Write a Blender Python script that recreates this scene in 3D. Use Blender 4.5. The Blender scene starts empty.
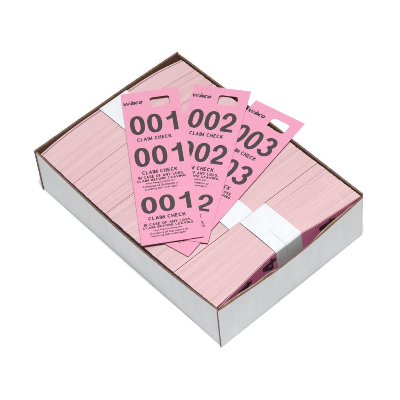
import bpy, bmesh, math, random
import numpy as np
from mathutils import Matrix, Vector

random.seed(7)
rng = np.random.default_rng(7)
S = 0.0384                      # one modelling unit (the carton's height) in metres
scene = bpy.context.scene
col = scene.collection
A, B, H = 3.226, 4.581, 1.0     # carton: right-front side, left-front side, height
T = 0.032                       # board thickness

# ------------------------------------------------------------------ materials
def mat(name):
    m = bpy.data.materials.new(name); m.use_nodes = True
    nt = m.node_tree; b = nt.nodes['Principled BSDF']
    return m, nt, b

def noise_mix(nt, b, c0, c1, scale, stretch=(1, 1, 1), detail=4, lo=0.35, hi=0.65, rough=(.6, .75), bump=0.0, bscale=None, bdist=0.0002):
    tc = nt.nodes.new('ShaderNodeTexCoord'); mp = nt.nodes.new('ShaderNodeMapping')
    mp.inputs['Scale'].default_value = [s / S for s in stretch]
    nt.links.new(tc.outputs['Object'], mp.inputs['Vector'])
    n = nt.nodes.new('ShaderNodeTexNoise'); n.inputs['Scale'].default_value = scale; n.inputs['Detail'].default_value = detail
    nt.links.new(mp.outputs['Vector'], n.inputs['Vector'])
    r = nt.nodes.new('ShaderNodeValToRGB')
    r.color_ramp.elements[0].position = lo; r.color_ramp.elements[1].position = hi
    r.color_ramp.elements[0].color = (*c0, 1); r.color_ramp.elements[1].color = (*c1, 1)
    nt.links.new(n.outputs['Fac'], r.inputs['Fac']); nt.links.new(r.outputs['Color'], b.inputs['Base Color'])
    mr = nt.nodes.new('ShaderNodeMapRange'); mr.inputs['To Min'].default_value = rough[0]; mr.inputs['To Max'].default_value = rough[1]
    nt.links.new(n.outputs['Fac'], mr.inputs['Value']); nt.links.new(mr.outputs['Result'], b.inputs['Roughness'])
    if bump:
        n2 = nt.nodes.new('ShaderNodeTexNoise'); n2.inputs['Scale'].default_value = bscale or scale; n2.inputs['Detail'].default_value = 5
        nt.links.new(mp.outputs['Vector'], n2.inputs['Vector'])
        bp = nt.nodes.new('ShaderNodeBump'); bp.inputs['Strength'].default_value = bump; bp.inputs['Distance'].default_value = bdist
        nt.links.new(n2.outputs['Fac'], bp.inputs['Height']); nt.links.new(bp.outputs['Normal'], b.inputs['Normal'])
    return r

def simple(name, c0, c1, scale, **k):
    m, nt, b = mat(name); b.inputs['Specular IOR Level'].default_value = k.pop('spec', .25)
    noise_mix(nt, b, c0, c1, scale, **k); return m

M_white = simple('white_board', (0.512, 0.524, 0.535), (0.568, 0.579, 0.588), 5, stretch=(1, 1, .22), lo=.3, hi=.7, rough=(.45, .6), bump=.45, bscale=7, bdist=.0006, spec=.35)
M_kraft = simple('brown_kraft', (.12, .056, .034), (.19, .095, .058), 9, stretch=(1, 1, 3), bump=.5, bscale=30)
M_edge = simple('kraft_cut_edge', (.085, .050, .034), (.19, .120, .082), 26, lo=.3, hi=.75, bump=.4, bscale=40)
M_tan = simple('tan_kraft', (.26, .18, .12), (.38, .28, .20), 12, bump=.5, bscale=30)
M_ticket = simple('pink_card', (0.5279, 0.2206, 0.3192), (0.5517, 0.2407, 0.3391), 28, stretch=(1, 1, 1), lo=.35, hi=.65, rough=(.55, .7), bump=.15, bscale=60, bdist=.00006)
M_face_bounce = simple('pink_face_bounce', (.68, .165, .325), (.72, .19, .355), 20, lo=.35, hi=.65)  # ticket pink oversaturated: bounced light in the front gap painted into the colour
M_ink = simple('dark_ink', (0.036, 0.03024, 0.03024), (0.05184, 0.04464, 0.04464), 60, rough=(.5, .65))
M_band = simple('white_paper', (0.4998, 0.5166, 0.5418), (0.5334, 0.5502, 0.5712), 6, lo=.3, hi=.7, rough=(.5, .65), bump=.2, bscale=14, bdist=.0003)
M_perf = simple('pale_torn_fibre', (0.588, 0.4872, 0.4914), (0.6216, 0.5292, 0.5292), 20)
M_floor = simple('white_sweep', (.94, .94, .94), (.95, .95, .95), .3)

# sheet edges: pale pink, sheet-to-sheet tone drifting across the stack, fine fibre speckle along it
def edge_mat():
    m, nt, b = mat('pink_paper_edges'); b.inputs['Specular IOR Level'].default_value = .15
    tc = nt.nodes.new('ShaderNodeTexCoord')
    def nz(sc, stretch, det):
        mp = nt.nodes.new('ShaderNodeMapping'); mp.inputs['Scale'].default_value = [s / S for s in stretch]
        nt.links.new(tc.outputs['Object'], mp.inputs['Vector'])
        n = nt.nodes.new('ShaderNodeTexNoise'); n.inputs['Scale'].default_value = sc; n.inputs['Detail'].default_value = det
        nt.links.new(mp.outputs['Vector'], n.inputs['Vector']); return n
    at = nt.nodes.new('ShaderNodeAttribute'); at.attribute_name = 'tone'
    n1 = nz(1, (.6, 9, .3), 5); n2 = nz(1, (14, 90, 2), 2); n3 = nz(1.1, (1, 1, 1), 3)
    def math_(op, a, v):
        q = nt.nodes.new('ShaderNodeMath'); q.operation = op
        for i, x in enumerate((a, v)):
            if isinstance(x, (int, float)): q.inputs[i].default_value = x
            else: nt.links.new(x, q.inputs[i])
        return q.outputs[0]
    s = math_('ADD', math_('MULTIPLY', at.outputs['Fac'], .30), math_('MULTIPLY', n1.outputs['Fac'], .55))
    s = math_('ADD', s, math_('MULTIPLY', n2.outputs['Fac'], .28)); s = math_('ADD', s, math_('MULTIPLY', n3.outputs['Fac'], .25))
    r = nt.nodes.new('ShaderNodeValToRGB')
    r.color_ramp.elements[0].position = .45; r.color_ramp.elements[0].color = (.462, .305, .322, 1)
    r.color_ramp.elements[1].position = 1.05; r.color_ramp.elements[1].color = (.518, .378, .388, 1)
    nt.links.new(s, r.inputs['Fac']); nt.links.new(r.outputs['Color'], b.inputs['Base Color'])
    b.inputs['Roughness'].default_value = .8
    return m
M_edges = edge_mat()

# ------------------------------------------------------------------ helpers
def link(name, verts, faces, mats, parent=None, fm=None, smooth=False, tone=None):
    me = bpy.data.meshes.new(name)
    me.from_pydata([tuple(S * c for c in v) for v in verts], [], faces)
    for m in (mats if isinstance(mats, (list, tuple)) else [mats]): me.materials.append(m)
    if fm is not None: me.polygons.foreach_set('material_index', fm)
    if tone is not None:
        a = me.attributes.new('tone', 'FLOAT', 'POINT'); a.data.foreach_set('value', tone)
    me.update(); bm = bmesh.new(); bm.from_mesh(me); bmesh.ops.recalc_face_normals(bm, faces=bm.faces); bm.to_mesh(me); bm.free()
    if smooth: me.polygons.foreach_set('use_smooth', [True] * len(me.polygons))
    o = bpy.data.objects.new(name, me); col.objects.link(o)
    if parent: o.parent = parent
    return o

def tag(o, label, cat, group=None):
    o['label'] = label; o['category'] = cat
    if group: o['group'] = group

def empty(name, loc=(0, 0, 0), rz=0.0):
    o = bpy.data.objects.new(name, None); o.location = [S * c for c in loc]; o.rotation_euler = (0, 0, rz)
    o.empty_display_size = S * .3; col.objects.link(o); return o

def slab(name, outer, inner, nu, nv, mats, parent, smooth=True):
    """closed panel between two surfaces outer(u,v), inner(u,v); mats = (outer, inner, edge)"""
    V = []; F = []; fm = []
    idx = lambda s, i, j: s * (nu + 1) * (nv + 1) + i * (nv + 1) + j
    for s, f in enumerate((outer, inner)):
        for i in range(nu + 1):
            for j in range(nv + 1): V.append(f(i / nu, j / nv))
    for s in (0, 1):
        for i in range(nu):
            for j in range(nv):
                q = [idx(s, i, j), idx(s, i + 1, j), idx(s, i + 1, j + 1), idx(s, i, j + 1)]
                F.append(q if s == 0 else q[::-1]); fm.append(s)
    ring = [(i, 0) for i in range(nu)] + [(nu, j) for j in range(nv)] + [(i, nv) for i in range(nu, 0, -1)] + [(0, j) for j in range(nv, 0, -1)]
    for k in range(len(ring)):
        a, b = ring[k], ring[(k + 1) % len(ring)]
        F.append([idx(0, *a), idx(1, *a), idx(1, *b), idx(0, *b)]); fm.append(2)
    o = link(name, V, F, list(mats), parent, fm)
    if smooth:
        o.data.polygons.foreach_set('use_smooth', [m != 2 for m in fm])
        sh = [tuple(sorted(e.vertices)) for e in o.data.edges]
        ec = {}
        for p in o.data.polygons:
            for ek in p.edge_keys: ec.setdefault(ek, set()).add(p.material_index)
        att = o.data.attributes.new('sharp_edge', 'BOOLEAN', 'EDGE')
        att.data.foreach_set('value', [len(ec.get(e, ())) > 1 for e in sh])
    return o

def smooth_interp(xs, ys):
    xs = np.array(xs, float); ys = np.array(ys, float)
    d = np.gradient(ys, xs)
    def f(x):
        x = min(max(x, xs[0]), xs[-1]); i = min(int(np.searchsorted(xs, x, 'right')) - 1, len(xs) - 2)
        h = xs[i + 1] - xs[i]; t = (x - xs[i]) / h
        return float((2*t**3 - 3*t*t + 1) * ys[i] + (t**3 - 2*t*t + t) * h * d[i] + (3*t*t - 2*t**3) * ys[i + 1] + (t**3 - t*t) * h * d[i + 1])
    return f

def wob(seed, amp, freqs=(1.3, 2.9, 5.3, 11.0, 19.0, 31.0)):
    r = random.Random(seed); ph = [(f, r.uniform(0, 6.28), r.uniform(.5, 1) / (i + 1)) for i, f in enumerate(freqs)]
    return lambda x: amp * sum(a * math.sin(f * x + p) for f, p, a in ph)

# ------------------------------------------------------------------ setting
fl = link('floor', [(-60, -60, 0), (60, -60, 0), (60, 60, 0), (-60, 60, 0)], [(0, 1, 2, 3)], M_floor)
fl['kind'] = 'structure'

# ------------------------------------------------------------------ carton
carton = empty('cardboard_carton', (0, 0, 0))
tag(carton, 'shallow open white corrugated carton with brown inside and cut rims, packed with pink tickets', 'box')
Z0 = 0.004
wf, wl, wb, wr = wob(1, .006), wob(2, .006), wob(3, .005), wob(4, .005)
def bow(u, peak=.5): return math.sin(math.pi * u ** (math.log(.5) / math.log(peak)))
# right-front wall (along x at y = 0), rounded where it folds round the right corner
def front_out(u, v):
    x = u * A; z = Z0 + v * (H - Z0)
    y = -.085 * bow(u) * v ** 1.5
    e = max(0, (x - (A - .07)) / .07); y += .05 * (1 - math.sqrt(max(0, 1 - e * e)))
    return (x, y, z + (wf(x * 2.2) if v > .99 else 0))
def front_in(u, v):
    x, y, z = front_out(u, v)
    return (min(x, A - .034), max(-.085 * bow(u) * v ** 1.5 + T, y + .001 if u > .985 else -1), z - .006)
slab('wall_panel', front_out, front_in, 60, 8, (M_white, M_kraft, M_edge), carton)
# left-front wall (along y at x = 0), tucked between the two long walls
def left_out(u, v):
    y = T + .004 + u * (B - 2 * T - .008); z = Z0 + v * (H - Z0)
    return (.012 - .085 * bow(u, .45) * v ** 1.5, y, z + (wl(y * 2) if v > .99 else 0))
def left_in(u, v):
    x, y, z = left_out(u, v); return (x + T, y, z - .004)
slab('wall_panel', left_out, left_in, 70, 8, (M_white, M_kraft, M_edge), carton)
# far-left wall (along x at y = B), its raw end shows at the left corner
def back_out(u, v):
    x = u * (A - .004); z = Z0 + v * (H + .015 - Z0); return (x, B + .02 * bow(u) * v, z + (wb(x * 2) if v > .99 else 0))
def back_in(u, v):
    x, y, z = back_out(u, v); return (x, y - T, z - .003)
slab('wall_panel', back_out, back_in, 50, 8, (M_white, M_kraft, M_edge), carton)
# far-right wall (along y at x = A)
def right_out(u, v):
    y = .056 + u * (B - .056 - T - .004); z = Z0 + v * (H - Z0); return (A - .003 + .02 * bow(u) * v, y, z + (wr(y * 2) if v > .99 else 0))
def right_in(u, v):
    x, y, z = right_out(u, v); return (x - T, y, z - .003)
slab('wall_panel', right_out, right_in, 70, 8, (M_white, M_kraft, M_edge), carton)
slab('bottom_panel', lambda u, v: (T + .02 + u * (A - 2*T - .04), T + .02 + v * (B - 2*T - .04), .006), lambda u, v: (T + .02 + u * (A - 2*T - .04), T + .02 + v * (B - 2*T - .04), .045), 2, 2, (M_white, M_kraft, M_edge), carton)
# turned-in inner flap behind the right-front wall, its ragged tan lip just below the rim
wfl = wob(9, .012, (3.1, 7.3, 13, 29))
def flap_top(x): return .925 + .05 * math.exp(-((x - .45) / .35) ** 2) + .03 * math.exp(-((x - 1.05) / .18) ** 2) + .045 * math.exp(-((x - 2.35) / .3) ** 2) - .10 * math.exp(-((x - 1.7) / .35) ** 2) + wfl(x)
def flap_o(u, v):
    x = .10 + u * (A - .25); return (x, -.085 * bow(x / A) * v ** 1.5 + T + .006 + .022 * v, .05 + v * (flap_top(x) - .05))
def flap_i(u, v):
    x, y, z = flap_o(u, v); return (x, y + .028, z - .012 * v)
slab('inner_flap', flap_o, flap_i, 90, 6, (M_kraft, M_kraft, M_tan), carton)

# ------------------------------------------------------------------ ticket bundles
ZB, ZT_ = .05, .985
XL, XR = .060, 3.172
def sheet_stack(parent, y0f, y1f, n, seed, ztop, low=(), lean=lambda x: 0):
    """n upright sheets between front profile y0f(x) and back profile y1f(x)"""
    r = np.random.default_rng(seed)
    NX = 22; V = []; F = []; fm = []; tone = []
    drift = np.convolve(r.normal(0, 1, n + 12), np.ones(7) / 7, 'same')[6:6 + n]
    dend = np.convolve(r.normal(0, 1, n + 20), np.ones(15) / 15, 'same')[10:10 + n]
    for k in range(n):
        t0 = k / n; t1 = (k + .997) / n
        yk = y0f(1.6) + (y1f(1.6) - y0f(1.6)) * t0
        sh = .052 * bow(min(max(yk / B, 0), 1), .45)
        xl = XL + .009 * dend[k] + r.uniform(-.0025, .0025); xr = XR + .009 * dend[k] + r.uniform(-.003, .003)
        zt = ztop + .0024 * drift[k] + r.uniform(-.0007, .0007); tilt = r.uniform(-.003, .003)
        if r.random() < .025: zt += r.choice((-.006, .002))
        if k in low: zt -= .025
        tn = .5 + .5 * float(np.clip(drift[k] * .9 + r.normal(0, .45), -1, 1))
        b = len(V)
        for i in range(NX + 1):
            u = i / NX; x = xl + u * (xr - xl); fa, fb = y0f(x), y1f(x)
            ya = fa + (fb - fa) * t0; yb = fa + (fb - fa) * t1
            z = zt + tilt * (u - .5) * 2 - .004 * (2 * u - 1) ** 4
            xt = x - sh * (1 - u) ** 3
            la = lean(x) * (1 - t0); lb = lean(x) * (1 - t1)
            V += [(x, ya - la, ZB), (xt, ya, z), (xt, yb, z), (x, yb - lb, ZB)]; tone += [tn] * 4
        for i in range(NX):
            q = b + 4 * i
            for j in range(4):
                F.append((q + j, q + (j + 1) % 4, q + 4 + (j + 1) % 4, q + 4 + j)); fm.append(1 if j == 0 and k == 0 else 0)
        F.append((b, b + 3, b + 2, b + 1)); fm.append(0)
        e = b + 4 * NX; F.append((e, e + 1, e + 2, e + 3)); fm.append(0)
    return link('ticket_stack', V, F, [M_edges, M_face_bounce], parent, fm, tone=tone)

def paper_band(parent, x0, x1, y0, y1, ztop, name='paper_band', off=.006, skew=0.0, bulge=.012, lean=0.0, r=.016):
    """closed paper strip wrapped round a bundle; x0..x1 is its width, it runs over the top and down both sides"""
    pts = []
    zb = ZB - .001
    for a in range(7):
        t = math.pi / 2 * a / 6; pts.append((y0 - off + r * (1 - math.sin(t)), ztop + off - r * (1 - math.cos(t)), 0))
    pts = pts[::-1]   # from front side going up onto the top
    path = [(y0 - off, zb), (y0 - off, .35), (y0 - off, .7)] + [(p[0], p[1]) for p in pts]
    m = 12
    for i in range(1, m):
        t = i / m; path.append((y0 - off + r + t * (y1 - y0 + 2 * off - 2 * r), ztop + off + bulge * math.sin(math.pi * t)))
    path += [(y1 + off - (q[0] - (y0 - off)), q[1]) for q in [(p[0], p[1]) for p in pts][::-1]] + [(y1 + off, .7), (y1 + off, .35), (y1 + off, zb)]
    V = []; F = []; NW = 6; n = len(path); th = .006
    cy = (y0 + y1) / 2
    for s in (0, 1):
        for k, (y, z) in enumerate(path):
            for j in range(NW + 1):
                w = j / NW; x = x0 + w * (x1 - x0) + skew * (y - cy)
                lift = .003 * (2 * w - 1) ** 2
                yy, zz = y, z
                if s == 0:
                    # outward by thickness
                    dy = -th if y <= y0 + .001 else (th if y >= y1 - .001 else 0)
                    yy += dy; zz += th if z > ztop - r else 0
                if z > ztop: zz += lift
                if y < y0 + .001: yy -= lean * max(0, 1 - (zz - zb) / (ztop - zb))
                V.append((x, yy, zz))
    ix = lambda s, k, j: s * n * (NW + 1) + k * (NW + 1) + j
    for s in (0, 1):
        for k in range(n - 1):
            for j in range(NW):
                F.append([ix(s, k, j), ix(s, k + 1, j), ix(s, k + 1, j + 1), ix(s, k, j + 1)])
    for k in range(n - 1):
        for j in (0, NW): F.append([ix(0, k, j), ix(0, k + 1, j), ix(1, k + 1, j), ix(1, k, j)])
    for j in range(NW):
        for k in (0, n - 1): F.append([ix(0, k, j), ix(0, k, j + 1), ix(1, k, j + 1), ix(1, k, j)])
    o = link(name, V, F, M_band, parent, smooth=True); o.data.set_sharp_from_angle(angle=math.radians(28)); return o

def perforations(parent, marks, z):
    """pale torn fibre ridges where the perforation nicks of neighbouring sheets line up"""
    V = []; F = []
    for (xa, ya, xb, yb, w) in marks:
        d = Vector((xb - xa, yb - ya, 0)); n = max(3, int(d.length / .02)); p = Vector((-d.y, d.x, 0)).normalized() * w / 2
        b = len(V)
        for i in range(n + 1):
            t = i / n; c = Vector((xa, ya, 0)) + d * t + p * random.uniform(-.6, .6); hh = random.uniform(.006, .014)
            ww = random.uniform(.7, 1.1)
            for q in (c - p * ww, c + Vector((0, 0, hh)), c + p * ww): V.append((q.x, q.y, z + q.z - .004))
        for i in range(n):
            q = b + 3 * i
            F += [(q, q + 1, q + 4, q + 3), (q + 1, q + 2, q + 5, q + 4)]
        F += [(b, b + 1, b + 2), (b + 3*n, b + 3*n + 2, b + 3*n + 1)]
    return link('perforation_ridge', V, F, M_perf, parent)

G5 = smooth_interp([.04, 1.4, 1.97, 3.2], [1.05, 1.05, 1.045, 1.04])
G4 = smooth_interp([.04, 1.3, 3.2], [1.86, 1.85, 1.86])
G3 = smooth_interp([.04, 1.3, 3.2], [2.72, 2.73, 2.74])
G2 = smooth_interp([.04, 1.3, 3.2], [3.585, 3.63, 3.60])
G1 = smooth_interp([.04, .4, 1.7, 2.8, 3.2], [4.47, 4.515, 4.54, 4.49, 4.41])
FR = smooth_interp([.04, .3, .55, .9, 1.2, 1.42, 1.95, 2.2, 2.6, 3.0, 3.2], [.085, .105, .125, .165, .20, .215, .20, .155, .11, .075, .06])
def LEAN(x): return .55 * max(0, FR(x) - .055)
def shift(f, d): return lambda x: f(x) + d
grp = 'wrapped bundles of tickets packed in the carton'
specs = [
 ('pink ticket bundle against the far left carton wall, under the top of ticket 001', shift(G2, .006), shift(G1, 0), 1.40, 2.01, 11),
 ('second bundle of pink tickets from the far left wall, under the 001 and 002 tickets', shift(G3, .005), shift(G2, -.006), 1.32, 1.86, 12),
 ('middle bundle of pink tickets in the carton, with two bundles on either side', shift(G4, .005), shift(G3, -.005), 1.25, 1.8, 13),
 ('pink ticket bundle right behind the front one, white band half covered by ticket 003', shift(G5, .006), shift(G4, -.005), 1.20, 1.715, 14),
 ('front pink ticket bundle, its whole white paper band and sideways dark digits in view', FR, shift(G5, -.006), 1.41, 1.965, 15),
]
bundles = []
for i, (lab, f0, f1, bx0, bx1, seed) in enumerate(specs):
    c = empty('ticket_bundle', (0, 0, 0)); tag(c, lab, 'ticket bundle', grp)
    zt = [.972, .975, .978, .982, .985][i]
    sheet_stack(c, f0, f1, 100, seed, zt, ((95, 96), (), (), (), ())[i], LEAN if i == 4 else (lambda x: 0))
    xm = (bx0 + bx1) / 2
    paper_band(c, bx0, bx1, f0(xm) - (.020 if i == 4 else 0), f1(xm), zt + .006, skew=(0, 0, 0, 0, .0)[i], bulge=(.008, .006, .006, .008, .014)[i], lean=LEAN(xm) if i == 4 else 0, r=.034 if i == 4 else .016)
    bundles.append((c, f0, f1, zt))
front = bundles[4][0]
# the glued-over tail of the front band, a second layer with its own edge
o = paper_band(front, 1.63, 1.955, FR(1.7) - .0285, .70, bundles[4][3] + .0125, name='band_tail', bulge=.011, lean=LEAN(1.7), r=.04)

perforations(bundles[4][0], [(3.00, .735, 2.985, .53, .020), (3.10, .66, 3.085, .49, .013), (2.90, .33, 2.885, .14, .020), (3.09, .30, 3.07, .12, .014)], bundles[4][3])
perforations(bundles[2][0], [(.29, 2.71, .235, 2.69, .012), (.17, 2.70, .205, 2.50, .016), (.225, 2.50, .26, 2.49, .012), (.205, 2.33, .22, 2.16, .018), (.30, 2.28, .31, 2.15, .010)], bundles[2][3])
perforations(bundles[1][0], [(.30, 2.97, .285, 2.75, .018), (.155, 3.13, .17, 2.98, .010), (.42, 3.05, .41, 2.95, .008)], bundles[1][3])

# ------------------------------------------------------------------ printing
W, L = .994, 3.306
def glyphs(s, offset, spacing=1.0, shear=0.0):
    cu = bpy.data.curves.new('text', 'FONT'); cu.body = s; cu.size = 1; cu.offset = offset; cu.space_character = spacing
    cu.resolution_u = 6; cu.shear = shear
    ob = bpy.data.objects.new('text', cu); col.objects.link(ob)
    dg = bpy.context.evaluated_depsgraph_get(); dg.update()
    me = bpy.data.meshes.new_from_object(ob.evaluated_get(dg))
    bpy.data.objects.remove(ob); bpy.data.curves.remove(cu)
    bm = bmesh.new(); bm.from_mesh(me); bpy.data.meshes.remove(me)
    bmesh.ops.remove_doubles(bm, verts=bm.verts, dist=1e-5)
    return bm

def arc(cx, cy, rx, ry, a0, a1, n=20):
    return [(cx + rx * math.cos(math.radians(a0 + (a1 - a0) * i / n)), cy + ry * math.sin(math.radians(a0 + (a1 - a0) * i / n))) for i in range(n + 1)]
def sup(e=2.35, n=56):
    p = []
    for i in range(n):
        c, q = math.cos(2 * math.pi * i / n), math.sin(2 * math.pi * i / n)
        p.append((.5 + .5 * math.copysign(abs(c) ** (2 / e), c), .5 + .5 * math.copysign(abs(q) ** (2 / e), q)))
    return p
def bez(a, b, c, d, n=12):
    return [tuple((1-t)**3*a[k] + 3*(1-t)**2*t*b[k] + 3*(1-t)*t*t*c[k] + t**3*d[k] for k in (0, 1)) for t in [i / n for i in range(n + 1)]]
# letter -> (width / cap height, strokes); a stroke is (points, closed), centre lines in a unit box
O_ = lambda *p: (list(p), False)
FONT = {
 '0': (.56, [(sup(), True)]),
 '1': (.54, [O_((.84, -.06), (.84, 1.06)), (bez((.86, .96), (.72, .80), (.42, .70), (.0, .67)), False)]),
 '2': (.56, [(arc(.5, .70, .5, .30, 188, -30) + bez((.93, .55), (.75, .32), (.22, .26), (.04, .03))[1:], False), O_((-.12, 0), (1.1, 0))]),
 '3': (.56, [(arc(.46, .755, .47, .245, 165, -90), False), (arc(.46, .262, .54, .262, 90, -168), False)]),
 '4': (.58, [O_((.74, -.06), (.74, 1)), O_((.70, .98), (0, .27)), O_((-.12, .24), (1.14, .24))]),
 'A': (.84, [O_((0, -.06), (.47, 1)), O_((1, -.06), (.53, 1)), O_((.2, .30), (.8, .30))]),
 'B': (.74, [O_((0, -.07), (0, 1.07)), ([(0, 1), (.55, 1)] + arc(.6, .765, .33, .235, 90, -90)[1:] + [(0, .53)], False), ([(0, .53), (.6, .53)] + arc(.65, .265, .35, .265, 90, -90)[1:] + [(0, 0)], False)]),
 'C': (.80, [(arc(.52, .5, .52, .5, 42, 318, 28), False)]),
 'E': (.68, [O_((0, -.07), (0, 1.07)), O_((0, 1), (1.05, 1)), O_((0, .52), (.95, .52)), O_((0, 0), (1.1, 0))]),
 'F': (.64, [O_((0, -.07), (0, 1.07)), O_((0, 1), (1.1, 1)), O_((0, .5), (.95, .5))]),
 'G': (.84, [(arc(.52, .5, .52, .5, 45, 340, 28), False), O_((.55, .47), (1.06, .47)), O_((1, -.04), (1, .5))]),
 'H': (.78, [O_((0, -.07), (0, 1.07)), O_((1, -.07), (1, 1.07)), O_((0, .52), (1, .52))]),
 'I': (.18, [O_((.5, -.07), (.5, 1.07))]),
 'K': (.80, [O_((0, -.07), (0, 1.07)), O_((1, 1.05), (.05, .36)), O_((.34, .60), (1.05, -.05))]),
 'L': (.64, [O_((0, -.07), (0, 1.07)), O_((0, 0), (1.1, 0))]),
 'M': (.94, [O_((0, -.07), (0, 1.07)), O_((1, -.07), (1, 1.07)), O_((.02, 1), (.5, .02)), O_((.98, 1), (.5, .02))]),
 'N': (.78, [O_((0, -.07), (0, 1.07)), O_((1, -.07), (1, 1.07)), O_((.0, 1), (1, 0))]),
 'O': (.84, [(sup(2.1), True)]),
 'R': (.78, [O_((0, -.07), (0, 1.07)), ([(0, 1), (.6, 1)] + arc(.65, .75, .33, .25, 90, -90)[1:] + [(0, .5)], False), O_((.52, .5), (1.02, -.06))]),
 'S': (.74, [(arc(.5, .765, .46, .235, 25, 200, 14) + bez((.08, .66), (.2, .46), (.9, .58), (.98, .30))[1:] + arc(.5, .26, .5, .26, -5, -165, 14), False)]),
 'V': (.80, [O_((0, 1.06), (.47, 0)), O_((1, 1.06), (.53, 0))]),
 'Y': (.80, [O_((0, 1.06), (.5, .45)), O_((1, 1.06), (.5, .45)), O_((.5, .5), (.5, -.07))]),
 ',': (.20, [O_((.75, .10), (.15, -.26))]),
 'i': (.20, [O_((.5, -.1), (.5, .66)), O_((.5, .92), (.5, 1.12))]),
 'n': (.62, [O_((0, -.1), (0, .74)), (arc(.5, .36, .5, .28, 170, 0, 12) + [(1, -.1)], False)]),
 'c': (.64, [(arc(.52, .31, .52, .33, 45, 315, 20), False)]),
 'o': (.72, [(arc(.5, .31, .5, .33, 0, 342.857, 20), True)]),
}
def stroked(s, tx, ty, gap=.12, shear=0.0):
    """heavy grotesque lettering: every centre line widened by a flat pen (tx across stems, ty across bars)"""
    bm = bmesh.new(); X = 0; lift = 0
    for ch in s:
        if ch == ' ': X += .36 + gap; continue
        w, strokes = FONT[ch]
        for pts, closed in strokes:
            ee = ty / 2 / (1 - ty); pts = [(x, -ee if -.11 < y < -.055 else 1 + ee if 1.055 < y < 1.08 else y) for x, y in pts]
            P = [Vector((X + tx / 2 + x * (max(w, tx) - tx), ty / 2 + y * (1 - ty))) for x, y in pts]; n = len(P); L_, R_ = [], []
            lift += .00025; 
            if lift > .0012: lift = .00025
            for i in range(n):
                a = P[i - 1] if (i or closed) else None; b = P[(i + 1) % n] if (i < n - 1 or closed) else None
                d0 = (P[i] - a).normalized() if a is not None else None; d1 = (b - P[i]).normalized() if b is not None else None
                d = (d0 + d1).normalized() if d0 and d1 else (d0 or d1)
                k = 1 / max(.5, d.dot(d1)) if d0 and d1 else 1
                nn = Vector((-d.y, d.x)); o = Vector((nn.x * tx / 2, nn.y * ty / 2)) * k
                for lst, q in ((L_, P[i] + o), (R_, P[i] - o)): lst.append(bm.verts.new((q.x + shear * q.y, q.y, lift)))
            for i in range(n if closed else n - 1):
                j = (i + 1) % n; bm.faces.new((L_[i], R_[i], R_[j], L_[j]))
        X += w + gap
    return bm

def fit_bm(bm, x0, x1, yt, yb):
    """scale glyph outlines to x0..x1 (ticket widths, centred) and yt..yb (ticket widths down from the top)"""
    xs = [v.co.x for v in bm.verts]; ys = [v.co.y for v in bm.verts]
    a, b, c, d = min(xs), max(xs), min(ys), max(ys)
    for v in bm.verts:
        v.co.x = x0 + (v.co.x - a) / (b - a) * (x1 - x0)
        v.co.y = yb + (v.co.y - c) / (d - c) * (yt - yb)
    return bm

def cut(bm, step=.12):
    ys = [v.co.y for v in bm.verts]; y = math.ceil(min(ys) / step) * step
    while y < max(ys):
        bmesh.ops.bisect_plane(bm, geom=bm.verts[:] + bm.edges[:] + bm.faces[:], plane_co=(0, y, 0), plane_no=(0, 1, 0)); y += step
    xs = [v.co.x for v in bm.verts]; x = math.ceil(min(xs) / step) * step
    while x < max(xs):
        bmesh.ops.bisect_plane(bm, geom=bm.verts[:] + bm.edges[:] + bm.faces[:], plane_co=(x, 0, 0), plane_no=(1, 0, 0)); x += step
    return bm

def put(bm, name, parent, fn, m=None, nrm=(0, 0, 1)):
    """map the flat print (x, y in ticket widths) onto a sheet with fn"""
    for v in bm.verts: v.co = (Vector(fn(v.co.x, v.co.y)) + Vector(nrm) * v.co.z) * S
    me = bpy.data.meshes.new(name); bm.to_mesh(me); bm.free(); me.materials.append(m or M_ink)
    o = bpy.data.objects.new(name, me); col.objects.link(o); o.parent = parent
    return o

def number_bm(s, x0, x1, yt, yb, tx=.170, ty=.145): return cut(fit_bm(stroked(s, tx, ty, .10), x0, x1, yt, yb))
def line_bm(s, x0, x1, yt, yb, off=.014, sp=1.05): 
    if s[1].islower(): return cut(fit_bm(glyphs(s, off, sp), x0, x1, yt, yb), .2)
    return cut(fit_bm(stroked(s, .245, .20, .14), x0, x1, yt, yb + (yb - yt) * (.30 if ',' in s else 0)), .2)

def logo_bm():
    bm = fit_bm(stroked('inco', .27, .21, -.01, .25), -.362, -.146, .190, .284)
    def stroke(xa, ya, xb, yb, w): bm.faces.new([bm.verts.new((x, y, .0002)) for x, y in ((xa - w/2, ya), (xa + w/2, ya), (xb + w/2, yb), (xb - w/2, yb))])
    # the slashed w in front: one solid leading stroke, then strokes broken into dashes
    stroke(-.466, .218, -.452, .284, .030)
    for a, b, n, w in ((-.418, -.444, 3, .016), (-.418, -.404, 4, .016), (-.372, -.398, 2, .022)):
        for k in range(n):
            t0, t1 = k / n, k / n + .78 / n
            stroke(a + (b - a) * t0, .212 + .072 * t0, a + (b - a) * t1, .212 + .072 * t1, w)
    return bm

LAYOUT = [  # number top/bottom, then the y of each line under it
 ((.558, .990), [('CLAIM CHECK', -.33, .255, 1.068, 1.150)]),
 ((1.290, 1.712), [('CLAIM CHECK', -.327, .262, 1.808, 1.888), ('IN CASE OF ANY LOSS,', -.40, .36, 1.914, 1.964), ('CLAIM BEFORE LEAVING', -.435, .377, 1.990, 2.040),
                  ('Not Responsible for', -.284, .193, 2.064, 2.106), ('Contents of Garments or', -.344, .25, 2.120, 2.166), ('anything left overnight', -.32, .224, 2.184, 2.232)]),
 ((2.365, 2.705), [('CLAIM CHECK', -.334, .279, 2.775, 2.845), ('IN CASE OF ANY LOSS,', -.418, .355, 2.902, 2.946), ('CLAIM BEFORE LEAVING', -.444, .378, 2.970, 3.014),
                  ('Not Responsible for', -.274, .193, 3.042, 3.080), ('Contents of Garments or', -.34, .285, 3.094, 3.136), ('anything left overnight', -.327, .236, 3.152, 3.196)]),
]
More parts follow.
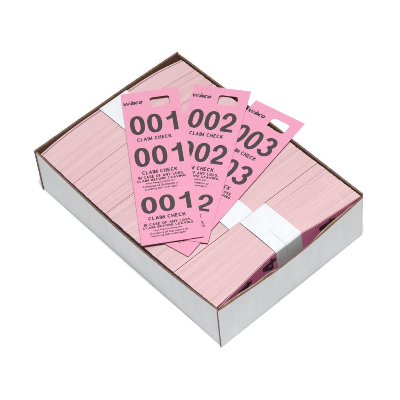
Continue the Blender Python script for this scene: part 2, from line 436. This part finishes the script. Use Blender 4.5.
def print_ticket(parent, num, fn):
    put(cut(logo_bm(), .2), 'printed_logo', parent, fn)
    for (yt, yb), lines in LAYOUT:
        put(number_bm(num, -.415, .393, yt, yb), 'printed_number', parent, fn)
        for s, x0, x1, a, b in lines:
            small = s[1].islower()
            put(line_bm(s, x0, x1, a, b, .022 if small else .020, 1.0 if small else 1.08), 'printed_line', parent, fn)

# ------------------------------------------------------------------ loose tickets
TH = .007
def loose_ticket(label, num, x, y, th, z, bend):
    t = empty('claim_ticket', (x, y, z), th); tag(t, label, 'ticket', 'loose numbered tickets fanned on top')
    hx0, hx1, hy0, hy1, rr = -.02, .32, .168, .402, .05     # hanging hole, rounded
    # outline with the hole, meshed as a grid of cells so that the sheet can bend
    bm = bmesh.new()
    nx, ny = 20, 66
    gx = sorted(set([round(-.5 + i / nx, 4) for i in range(nx + 1)])); gy = [i / ny * (L / W) for i in range(ny + 1)]
    vg = {}
    for i, gxx in enumerate(gx):
        for j, gyy in enumerate(gy): vg[i, j] = bm.verts.new((gxx, gyy, 0))
    for i in range(len(gx) - 1):
        for j in range(ny): bm.faces.new((vg[i, j], vg[i + 1, j], vg[i + 1, j + 1], vg[i, j + 1]))
    # cut the hole along a fine polygon: bisect with each of its edges, then drop the inside
    poly = []
    for cx, cy, a0 in ((hx1 - rr, hy1 - rr, 0), (hx0 + rr, hy1 - rr, 90), (hx0 + rr, hy0 + rr, 180), (hx1 - rr, hy0 + rr, 270)):
        for k in range(5):
            a = math.radians(a0 + 22.5 * k); poly.append((cx + rr * math.cos(a), cy + rr * math.sin(a)))
    near = lambda f: all(hx0 - .12 < v.co.x < hx1 + .12 and hy0 - .12 < v.co.y < hy1 + .12 for v in f.verts)
    for k in range(len(poly)):
        (xa, ya), (xb, yb) = poly[k], poly[(k + 1) % len(poly)]
        if math.hypot(xb - xa, yb - ya) < 1e-6: continue
        fs = [f for f in bm.faces if near(f)]
        g = set(fs)
        for f in fs: g.update(f.verts); g.update(f.edges)
        bmesh.ops.bisect_plane(bm, geom=list(g), plane_co=(xa, ya, 0), plane_no=(yb - ya, xa - xb, 0), dist=1e-6)
    def inside(c):
        return all((poly[(k + 1) % len(poly)][0] - poly[k][0]) * (c.y - poly[k][1]) - (poly[(k + 1) % len(poly)][1] - poly[k][1]) * (c.x - poly[k][0]) > -1e-7 for k in range(len(poly)))
    bmesh.ops.delete(bm, geom=[f for f in bm.faces if inside(f.calc_center_median())], context='FACES')
    bmesh.ops.remove_doubles(bm, verts=bm.verts, dist=1e-5)
    fn0 = lambda a, b: (a * W, L / 2 - b * W, bend(a, b))
    top = bm.faces[:]
    r = bmesh.ops.extrude_face_region(bm, geom=top)
    for v in bm.verts: v.co.z = 0
    low = [v for v in r['geom'] if isinstance(v, bmesh.types.BMVert)]
    lows = set(low)
    for v in bm.verts:
        p = fn0(v.co.x, v.co.y); v.co = Vector((p[0], p[1], p[2] - (TH if v in lows else 0))) * S
    bmesh.ops.recalc_face_normals(bm, faces=bm.faces)
    me = bpy.data.meshes.new('paper_sheet'); bm.to_mesh(me); bm.free(); me.materials.append(M_ticket)
    o = bpy.data.objects.new('paper_sheet', me); col.objects.link(o); o.parent = t
    print_ticket(t, num, lambda a, b: (a * W, L / 2 - b * W, bend(a, b) + .0022))
    return t

def b3(a, b): return .010 + .004 * math.sin(b * 1.1) - .006 * max(0, b - 2.6) ** 1
def b2(a, b): return .004 + .012 * math.cos((b - 1.6) * 1.2) + .010 * max(0, b - 2.9)
def b1(a, b): return .010 + .016 * math.cos((b - 1.7) * 1.1) + .02 * max(0, b - 2.7) ** 2 * (1 + a) + .02 * max(0, .5 - b) ** 2
loose_ticket('pink claim ticket numbered 003, lowest of the fan, reaching over the far right rim', '003', 1.88366 + .005, 1.94679 - .022, -1.37059 + .007, 1.008, b3)
loose_ticket('pink claim ticket numbered 002, in the middle of the fan between 001 and 003', '002', 1.83400, 2.41705, -.964609, 1.026, b2)
loose_ticket('pink claim ticket numbered 001, topmost and leftmost of the fan, fully in view', '001', 1.31405, 2.83659, -.601023, 1.044, b1)

# the outermost ticket of the front bundle: a printed face, read sideways
NXF = 40
def face_y(x): return FR(x) - .006 - .028 * max(0, (.5 - x) / .45) ** 2
def face_pt(u, v, d):
    x = .06 + u * 3.11; z = ZB + v * (.982 - ZB); return (x, face_y(x) - LEAN(x) * (1 - v) - d, z)
slab('face_ticket', lambda u, v: face_pt(u, v, .009), lambda u, v: face_pt(u, v, 0), NXF, 6, (M_face_bounce, M_face_bounce, M_edges), front)
ft = [c for c in front.children if c.name.startswith('face_ticket')][0]
def on_face(a, b):
    x = .02 + b * .955; z = .515 + a * .95; return (x, face_y(x) - LEAN(x) * (1 - (z - ZB) / (.982 - ZB)) - .009 - .004, z)
for yt, yb in ((.50, .84), (1.10, 1.44), (2.36, 2.72)):
    put(number_bm('004', -.40, .445, yt, yb, .15, .13), 'printed_number', ft, on_face, nrm=(0, -1, 0))

# ------------------------------------------------------------------ light
w = bpy.data.worlds.new('World'); scene.world = w; w.use_nodes = True
bg = w.node_tree.nodes['Background']; bg.inputs['Color'].default_value = (.96, .98, 1, 1); bg.inputs['Strength'].default_value = .20
def area(name, loc, tgt, size, power, colr=(1, 1, 1)):
    li = bpy.data.lights.new(name, 'AREA'); li.shape = 'DISK'; li.size = size; li.energy = power; li.color = colr
    o = bpy.data.objects.new(name, li); o.location = loc; col.objects.link(o)
    d = Vector(tgt) - Vector(loc); o.rotation_euler = d.to_track_quat('-Z', 'Y').to_euler(); return o
cx, cy = A / 2 * S, B / 2 * S
area('softbox', (cx - .11, cy - .19, 1.15), (cx, cy, 0), .34, 20.5, (1, .99, .98))

# ------------------------------------------------------------------ camera (solved from the photograph's corners)
rv = np.array([2.30143207, -.916272105, .235305502]); tv = np.array([.341288802, 2.33412176, 24.2775114]); f = 1536.31745
a = np.linalg.norm(rv); k = rv / a
K = np.array([[0, -k[2], k[1]], [k[2], 0, -k[0]], [-k[1], k[0], 0]])
R = np.eye(3) + math.sin(a) * K + (1 - math.cos(a)) * K @ K
C = -R.T @ tv * S
cam = bpy.data.cameras.new('Camera'); cam.sensor_width = 36; cam.lens = 36 * f / 400; cam.clip_start = .01; cam.clip_end = 50
co = bpy.data.objects.new('Camera', cam); col.objects.link(co); scene.camera = co
m = Matrix.Identity(4)
for i in range(3):
    m[i][0], m[i][1], m[i][2], m[i][3] = R[0][i], -R[1][i], -R[2][i], C[i]
co.matrix_world = m

vs = scene.view_settings; vs.view_transform = 'Standard'; vs.look = 'None'; vs.exposure = 0; vs.gamma = 1
scene.cycles.use_denoising = True
scene.render.film_transparent = False
